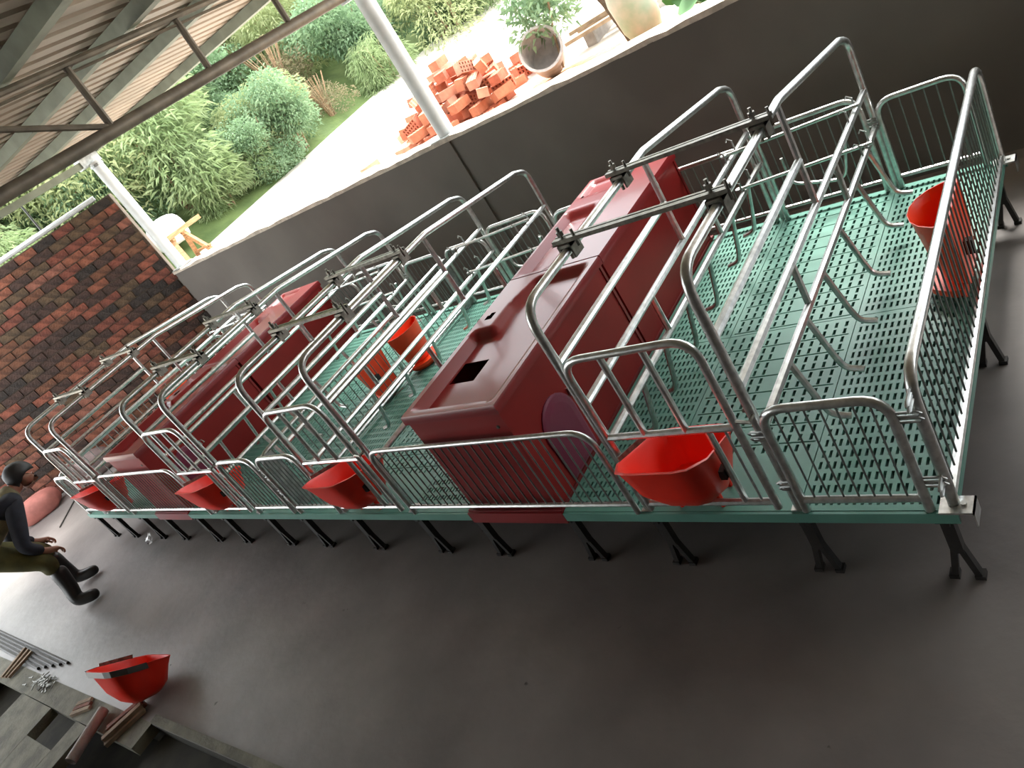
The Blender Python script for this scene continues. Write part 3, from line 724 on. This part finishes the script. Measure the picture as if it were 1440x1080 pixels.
def shrub(x, y, k, s):
    t = thing('leafy_shrub' if k < 5 else 'dry_bramble', SHL[k], 'shrub', (x, y, gz(x, y) - .05), 'thicket kind %d on the bank' % (k + 1)); t['group'] = SHL[k].replace(' in the thicket', 's in the thicket')
    a = rnd.uniform(0, 6.28)
    link('foliage', FOL[k][0], t, rot=(0, 0, a), scale=(s, s, s * rnd.uniform(.9, 1.2))); link('stems', FOL[k][1], t, rot=(0, 0, a), scale=(s, s, s))
r2 = random.Random(11)
spots = []
y = 3.9
while y < 18:
    x = -9.95 - (0.7 if 7.4 < y < 9.3 else 0) - (.35 if y < 4.6 else 0)
    while x > -22:
        px, py = x + r2.uniform(-.35, .35), y + r2.uniform(-.35, .35)
        d = (EDGE - px)
        s = r2.uniform(.5, .75) if d < 1.2 else r2.uniform(.8, 1.15)
        spots.append((px, py, s)); x -= (.8 if EDGE - x < 1 else 1.1 + .09 * (EDGE - x))
    y += 1.12 + .04 * (y - 5)
for (x, y, s) in spots:
    k = r2.choice([0, 0, 1, 2, 3, 4]) if y < 10 else r2.choice([0, 1, 2, 2, 3])
    if -11.6 < x < -9.9 and 8.0 < y < 9.4: k = 5
    v_ = Vector((x + 10.05, y - 4.1))
    if v_.length < 1.3: v_ = (v_ + Vector((-.1, .25))).normalized() * 1.3; x, y = -10.05 + v_.x, 4.1 + v_.y
    shrub(x, y, k, s)
for (x, y, s, k) in ((-9.35, 11.2, .9, 2), (-9.3, 12.6, 1.0, 0), (-9.2, 14, 1.1, 2), (-8.6, 15.5, 1.3, 0), (-7.2, 17, 1.4, 2), (-5.5, 18, 1.4, 3), (-11.4, 2.4, .8, 0), (-12.6, 2.7, 1.1, 2), (-14.2, 2.6, 1.3, 4), (-16, 2.9, 1.5, 2)):
    shrub(x, y, k, s)
# brick heap
def holed_brick(mt):
    mb = MB(); a, b, c = .12, .0575, .045
    nx, ny = 6, 3
    mb.add([(-a, -b, -c), (a, -b, -c), (a, b, -c), (-a, b, -c), (-a, -b, c), (a, -b, c), (a, b, c), (-a, b, c)], [(0, 1, 5, 4), (1, 2, 6, 5), (2, 3, 7, 6), (3, 0, 4, 7)])
    cx, cy = 2 * a / nx, 2 * b / ny
    for s in (-1, 1):
        for i in range(nx):
            for j in range(ny):
                x0 = -a + i * cx; y0 = -b + j * cy; x1 = x0 + cx; y1 = y0 + cy
                h0, h1, g0, g1 = x0 + cx * .28, x1 - cx * .28, y0 + cy * .22, y1 - cy * .22; z = s * c; zi = s * (c - .03)
                mb.add([(x0, y0, z), (x1, y0, z), (x1, y1, z), (x0, y1, z), (h0, g0, z), (h1, g0, z), (h1, g1, z), (h0, g1, z), (h0, g0, zi), (h1, g0, zi), (h1, g1, zi), (h0, g1, zi)],
                       [(0, 1, 5, 4), (1, 2, 6, 5), (2, 3, 7, 6), (3, 0, 4, 7), (4, 5, 9, 8), (5, 6, 10, 9), (6, 7, 11, 10), (7, 4, 8, 11), (8, 9, 10, 11)])
    return mb.mesh('perforated_brick', mt)
M['hb0'] = mat('fired_brick_a', (.55, .20, .11), .85, noise=.2, nscale=9, bump=.2); M['hb1'] = mat('fired_brick_b', (.48, .15, .085), .85, noise=.2, nscale=9, bump=.2); M['hb2'] = mat('fired_brick_c', (.62, .30, .20), .85, noise=.2, nscale=9)
HB = [holed_brick(M['hb%d' % i]) for i in range(3)]
r3 = random.Random(5)
def heapz(x, y):
    u = (x + 5.05) / 1.0; v = (y - 5.15) / 1.0; return max(0, 1 - (u * u + v * v) ** .5)
def pbrick(x, y, z, rot, g='perforated bricks in the heap', lab='perforated red brick in the heap outside behind the wall'):
    o = link('perforated_brick', r3.choice(HB), None, (x, y, z), rot); tag(o, lab, 'brick', g)
HE = (.12, .0575, .045)
def hits(A, B):                     # oriented box test, A = (centre, axes)
    d = B[0] - A[0]
    if d.length > .283: return False
    ax = list(A[1]) + list(B[1]) + [a.cross(b) for a in A[1] for b in B[1]]
    for l in ax:
        if l.length_squared < 1e-6: continue
        if abs(d.dot(l)) > sum(HE[k] * (abs(A[1][k].dot(l)) + abs(B[1][k].dot(l))) for k in range(3)): return False
    return True
def drop(x, y, rot, placed):
    m_ = Euler(rot).to_matrix(); axs = [m_.col[k].copy() for k in range(3)]
    lo = gz(x, y) + sum(HE[k] * abs(axs[k].z) for k in range(3)) - .006
    near = [p for p in placed if (p[0].xy - Vector((x, y))).length < .285]
    free = lambda z: not any(hits((Vector((x, y, z)), axs), p) for p in near)
    z = lo
    if not free(z):
        while not free(z): z += .03
        a, b = z - .03, z
        for _ in range(4):
            c = (a + b) / 2
            if free(c): b = c
            else: a = c
        z = b
    return z, axs
placed = []; tries = 0
while len(placed) < 115 and tries < 900:
    tries += 1; best = None
    x, y = r3.uniform(-6.05, -4.15), r3.uniform(4.3, 6.1)
    hh = heapz(x, y)
    if hh < .03 or (Vector((x, y)) - Vector((-3.80, 5.05))).length < .52: continue
    for _ in range(4):
        rot = (r3.choice([0, 0, R(90)]) + r3.uniform(-.3, .3) * bool(placed and r3.random() < .7), r3.uniform(-.35, .35) * (r3.random() < .6), r3.uniform(0, 3.14))
        z, axs = drop(x, y, rot, placed)
        if best is None or z < best[0]: best = (z, axs, rot)
    z, axs, rot = best
    if z - gz(x, y) > .10 + .75 * hh: continue
    placed.append((Vector((x, y, z)), axs)); pbrick(x, y, z - .001, rot)
for q in ((-6.42, 4.62, .2), (-6.62, 4.85, 1.2), (-6.75, 4.45, .6), (-6.35, 4.32, 2.6)):
    pbrick(q[0], q[1], gz(q[0], q[1]) + .047, (0, 0, q[2]), 'stray bricks beside the post', 'stray perforated brick on the ground beside the pale post')
# soil strip, bucket with plant, jar, planks, trunk
sb = MB(); sv = []
for i in range(13):
    for j in range(5):
        x = -4.1 + 2.8 * i / 12; y = 3.22 + 1.9 * j / 4; sv.append((x, y, gz(x, y) + (.03 + .05 * r3.random()) * (0 if i in (0, 12) or j in (4,) else 1)))
sb.add(sv, [(i * 5 + j, i * 5 + j + 1, (i + 1) * 5 + j + 1, (i + 1) * 5 + j) for i in range(12) for j in range(4)])
struct(sb.build('soil_bed', M['soil'], smooth=True))['label'] = 'strip of reddish sandy soil behind the wall'
pt = thing('plant_tub', 'pale tub tipped on its side with a leafy plant growing at its mouth', 'tub', (-3.72, 4.90, gz(-4, 4.86) + .21))
pb = MB().lathe([(.001, 0), (.15, 0), (.165, .02), (.20, .36), (.215, .36), (.215, .39), (.19, .39), (.15, .04), (.001, .04)], 28)
o = pb.build('tub', M['pot'], pt, True); o.rotation_euler = (R(62), 0, R(30)); o.location = (-.1, .16, -.06)
o = foliage(77, 1000, .42, .45, .10, .035, 0).build('foliage', M['leafB'], pt); o.location = (.18, .10, .12)
o = MB().tube([(0, 0, 0), (.06, .02, .3), (.15, .05, .6)], .012, 6).build('stem', M['twig'], pt); o.location = (.1, .02, -.15)
rp = MB().tube(fillet([(-.2, 0, 0), (-.05, -.08, .02), (.1, .05, 0), (.22, -.06, .0), (.05, .06, .03), (-.15, .05, .02), (.1, -.1, .02)], .08), .012, 6)
tag(rp.build('rope', M['rope'], loc=(-3.58, 4.52, gz(-3.8, 4.5) + .05)), 'twisted pale rope before the tipped tub', 'rope')
jr = thing('clay_jar', 'tall pale clay jar with green stains lying behind the wall', 'jar', (-2.55, 4.62, gz(-2.9, 4.62) + .02))
o = MB().lathe([(.001, 0), (.10, 0), (.12, .01), (.17, .15), (.185, .4), (.15, .58), (.085, .66), (.095, .70), (.085, .70), (.07, .64)], 28).build('jar_body', M['jar'], jr, True)
o.rotation_euler = (R(8), 0, 0)
for i in range(3):
    stick('old_plank', (-3.75, 5.35 + .16 * i, gz(-3.7, 5.5) + .14 + .05 * (i % 2)), (-2.5, 5.75 + .16 * i, gz(-2.6, 5.9) + .14 + .05 * (i % 2)), .12, .035, M['oldwood'], 'weathered plank stacked on the ground behind the tub', 'plank', 'old planks behind the tub')
stt = thing('plank_rest', 'low block carrying the weathered planks', 'block', (-3.1, 5.75, gz(-3.1, 5.75)))
MB().box((-.5, -.3, -.04), (-.38, .3, .11)).build('block', M['conc'], stt); MB().box((.3, -.2, -.04), (.42, .4, .11)).build('block', M['conc'], stt)
tr = thing('small_tree', 'slim dark tree trunk leaning beside the clay jar', 'tree', (-2.78, 4.85, gz(-3.1, 4.85)))
MB().tube([(0, 0, -.1), (-.12, .02, .4), (-.32, .05, .9), (-.5, .1, 1.6)], [.06, .055, .045, .03], 10).build('trunk', M['bark'], tr, True)
o = foliage(78, 900, .6, .5, .12, .04, 0).build('foliage', M['leafC'], tr); o.location = (-.55, .15, 1.5)
bp_ = thing('broad_leaf_plant', 'low plant with broad round green leaves behind the clay jar', 'plant', (-1.88, 4.60, gz(-1.88, 4.6)))
r4 = random.Random(9)
for i in range(16):
    a = r4.uniform(0, 6.28); rad = r4.uniform(.08, .55); hgt = r4.uniform(.15, .42); sz = r4.uniform(.10, .17)
    c = Vector((rad * .6 * math.cos(a), rad * .6 * math.sin(a), hgt)); nn = Vector((r4.uniform(-.4, .4), r4.uniform(-.8, .1), 1)).normalized()
    u = nn.orthogonal().normalized(); w_ = nn.cross(u)
    ring = [c + (u * math.cos(R(30 * k)) + w_ * math.sin(R(30 * k))) * sz * (1 if k else .75) for k in range(12)]
    MB().add([c - nn * .02] + ring, [(0, k + 1, (k + 1) % 12 + 1) for k in range(12)]).build('leaf', M['bigleaf'], bp_, True)
    MB().tube([(c.x * .2, c.y * .2, 0), c - nn * .02], .008, 5).build('stalk', M['leafB'], bp_)
# saw horse and white sack by the corner post
sh = thing('saw_horse', 'rough wooden trestle behind the wall beside the corner post', 'trestle', (-9.75, 4.05, gz(-9.75, 4.05)))
for a, b in (((-.25, .1, 0), (.05, 0, .52)), ((.30, .1, -.05), (.0, 0, .52)), ((-.25, -.3, 0), (.05, -.2, .5)), ((.30, -.35, 0), (.0, -.2, .5))):
    MB().bar(a, b, .06, .05).build('leg', M['wood'], sh)
MB().bar((.02, .35, .53), (.02, -.40, .53), .10, .06).build('top_beam', M['wood'], sh); MB().bar((-.2, .08, .16), (.25, .08, .16), .05, .03).build('brace', M['wood'], sh)
o = link('sack', sack_mesh(M['white'], .30, .20, .25, 4), None, (-10.35, 4.2, gz(-10.35, 4.2) + .1), (0, 0, .4)); tag(o, 'plump white sack beside the wooden trestle', 'sack')
o = link('sack', sack_mesh(M['white'], .38, .28, .22, 6), None, (-6.3, 6.6, gz(-6.3, 6.6) - .02), (0, 0, .9)); tag(o, 'white sack on the pale ground behind the brick heap', 'sack')

# ================================================================== person
def skin(name, chains, mt, parent, sub=1, root=0):
    """chains: list of lists of (x,y,z,r); points with equal coordinates are merged"""
    pts = {}; V = []; Rr = []; E = []
    for ch in chains:
        prev = None
        for (x, y, z, r) in ch:
            k = (round(x, 4), round(y, 4), round(z, 4))
            if k not in pts: pts[k] = len(V); V.append((x, y, z)); Rr.append(r)
            i = pts[k]
            if prev is not None and prev != i: E.append((prev, i))
            prev = i
    me = bpy.data.meshes.new(name); me.from_pydata(V, E, [])
    o = bpy.data.objects.new(name, me); COL.objects.link(o)
    md = o.modifiers.new('skin', 'SKIN'); md.use_smooth_shade = True
    for i, sv in enumerate(me.skin_vertices[0].data): sv.radius = (Rr[i], Rr[i]); sv.use_root = (i == root)
    s = o.modifiers.new('sub', 'SUBSURF'); s.levels = sub; s.render_levels = sub
    dg = bpy.context.evaluated_depsgraph_get(); nm = bpy.data.meshes.new_from_object(o.evaluated_get(dg))
    bpy.data.objects.remove(o); nm.name = name; nm.materials.clear(); nm.materials.append(mt)
    for p in nm.polygons: p.use_smooth = True
    return link(name, nm, parent)
PX, PY = -6.65, -.72
pe = thing('person', 'person in dark jacket, khaki vest and rubber boots bending forward, hands on knees', 'person', (PX, PY, 0))
def q(x, y, z, r): return (x - PX, y - PY, z, r)
pel = q(-6.67, -.90, .84, .13)
hipR, hipL = q(-6.57, -.88, .80, .10), q(-6.78, -.86, .80, .10)
kneR, kneL = q(-6.45, -.62, .45, .062), q(-6.87, -.52, .45, .062)
ankR, ankL = q(-6.40, -.71, .09, .045), q(-6.89, -.51, .09, .045)
toeR, toeL = q(-6.27, -.58, .045, .04), q(-6.745, -.365, .045, .04)
sp1 = q(-6.66, -.70, .94, .125); ch = q(-6.655, -.50, .99, .13); nk = q(-6.65, -.37, 1.03, .052)
shR, shL = q(-6.47, -.48, .98, .068), q(-6.84, -.46, .98, .068)
elR, elL = q(-6.39, -.68, .69, .045), q(-6.93, -.62, .69, .045)
wrR, wrL = q(-6.44, -.575, .535, .028), q(-6.88, -.49, .535, .028)
hd0, hd1 = q(-6.648, -.305, 1.045, .070), q(-6.645, -.245, 1.055, .088)
FD = Vector((0, .66, -.75)); UD = Vector((0, .75, .66)); HC = Vector(hd1[:3])
def hp(f, u, x, r): v = HC + FD * f + UD * u; return (v.x + x, v.y, v.z, r)
hd2 = hp(-.005, .045, 0, .078)
def hand(w, sx):
    out = []
    x, y, z, r = w
    palm = (x + sx * .005, y + .045, z - .03, .030); out.append([w, palm])
    for i, (dx, L) in enumerate(((-.03, .055), (-.01, .065), (.01, .06), (.028, .05))):
        out.append([palm, (x + dx, y + .075, z - .045, .0095), (x + dx, y + .085, z - .045 - L * .6, .009), (x + dx, y + .075, z - .045 - L, .008)])
    out.append([(x + sx * .005, y + .045, z - .03, .030), (x - sx * .045, y + .04, z - .04, .010), (x - sx * .055, y + .055, z - .075, .009)])
    return out
def sh_(p): return (p[0], p[1], p[2], p[3] * .72)
body = [[sh_(pel), sh_(sp1), (*ch[:3], .09), nk, hd0, hd1, hd2], [sh_(pel), sh_(hipR), sh_(kneR), sh_(ankR)], [sh_(pel), sh_(hipL), sh_(kneL), sh_(ankL)], [(*ch[:3], .09), (*shR[:3], .03), (*elR[:3], .028), wrR], [(*ch[:3], .09), (*shL[:3], .03), (*elL[:3], .028), wrL]]
body += [[hd1, hp(.055, .0, 0, .055), hp(.098, -.008, 0, .017)], [hd1, hp(-.01, -.01, .088, .016)], [hd1, hp(-.01, -.01, -.088, .016)], [hd1, hp(.035, -.055, 0, .048), hp(.062, -.088, 0, .030)]]
body += hand(wrR, 1) + hand(wrL, -1)
skin('body', body, M['skin'], pe, 2)
def up(p, d): return (p[0], p[1], p[2], p[3] + d)
skin('jacket', [[up(sp1, .0), up(ch, .0), up(nk, .012)], [up(ch, .0), up(shR, .012), up(elR, .018), (wrR[0], wrR[1] - .012, wrR[2] + .02, .042)], [up(ch, .0), up(shL, .012), up(elL, .018), (wrL[0], wrL[1] - .012, wrL[2] + .02, .042)]], M['jacket'], pe, 2)
skin('vest', [[up(pel, .022), up(sp1, .030), up(ch, .032), (nk[0], nk[1] - .03, nk[2] + .005, .10), (nk[0], nk[1] + .012, nk[2] + .012, .078)], [up(ch, .032), (shR[0] - .06, shR[1] - .005, shR[2] + .012, .082)], [up(ch, .032), (shL[0] + .06, shL[1] - .005, shL[2] + .012, .082)]], M['vest'], pe, 2)
skin('trousers', [[up(sp1, .012), up(pel, .02), up(hipR, .016), up(kneR, .022), (ankR[0] - .02, ankR[1] + .03, .36, .066)], [up(pel, .02), up(hipL, .016), up(kneL, .022), (ankL[0], ankL[1], .36, .066)]], M['trousers'], pe, 2, 1)
for nm, kn, an, to in (('boot', kneR, ankR, toeR), ('boot', kneL, ankL, toeL)):
    mid = tuple((a + b) / 2 for a, b in zip(kn, an))
    skin('boot', [[(kn[0] * .9 + an[0] * .1, kn[1] * .9 + an[1] * .1, .40, .076), (mid[0], mid[1], .22, .064), (an[0], an[1], .075, .064), (an[0] * .45 + to[0] * .55, an[1] * .45 + to[1] * .55, .055, .055), (to[0], to[1], .05, .046)]], M['boot'], pe, 2)
hb = bmesh.new(); bmesh.ops.create_icosphere(hb, subdivisions=3, radius=1)
for v in hb.verts:
    c = v.co.copy(); f = 1 + .03 * math.sin(9 * c.x) * math.sin(8 * c.z)
    lift = max(0, c.y) * max(0, -c.z + .55)
    v.co = Vector((c.x * .106 * f, (c.y * .120 - lift * .11) * f, c.z * .112 * f + lift * .09))
hm_ = bpy.data.meshes.new('hair'); hb.to_mesh(hm_); hb.free(); hm_.materials.append(M['hair'])
for p_ in hm_.polygons: p_.use_smooth = True
hp0 = hp(-.036, .018, 0, 0)
ho = link('hair', hm_, pe, hp0[:3], (R(-48), 0, 0))
for s in (-1, 1):
    e = MB().lathe([(.001, -.012), (.010, -.006), (.012, 0), (.010, .006), (.001, .012)], 10).build('eye', M['eye'], pe, True); e.location = hp(.076, .016, s * .034, 0)[:3]
MB().box((-.022, -.005, -.004), (.022, .005, .004)).build('mouth', M['lip'], pe, loc=hp(.079, -.052, 0, 0)[:3])
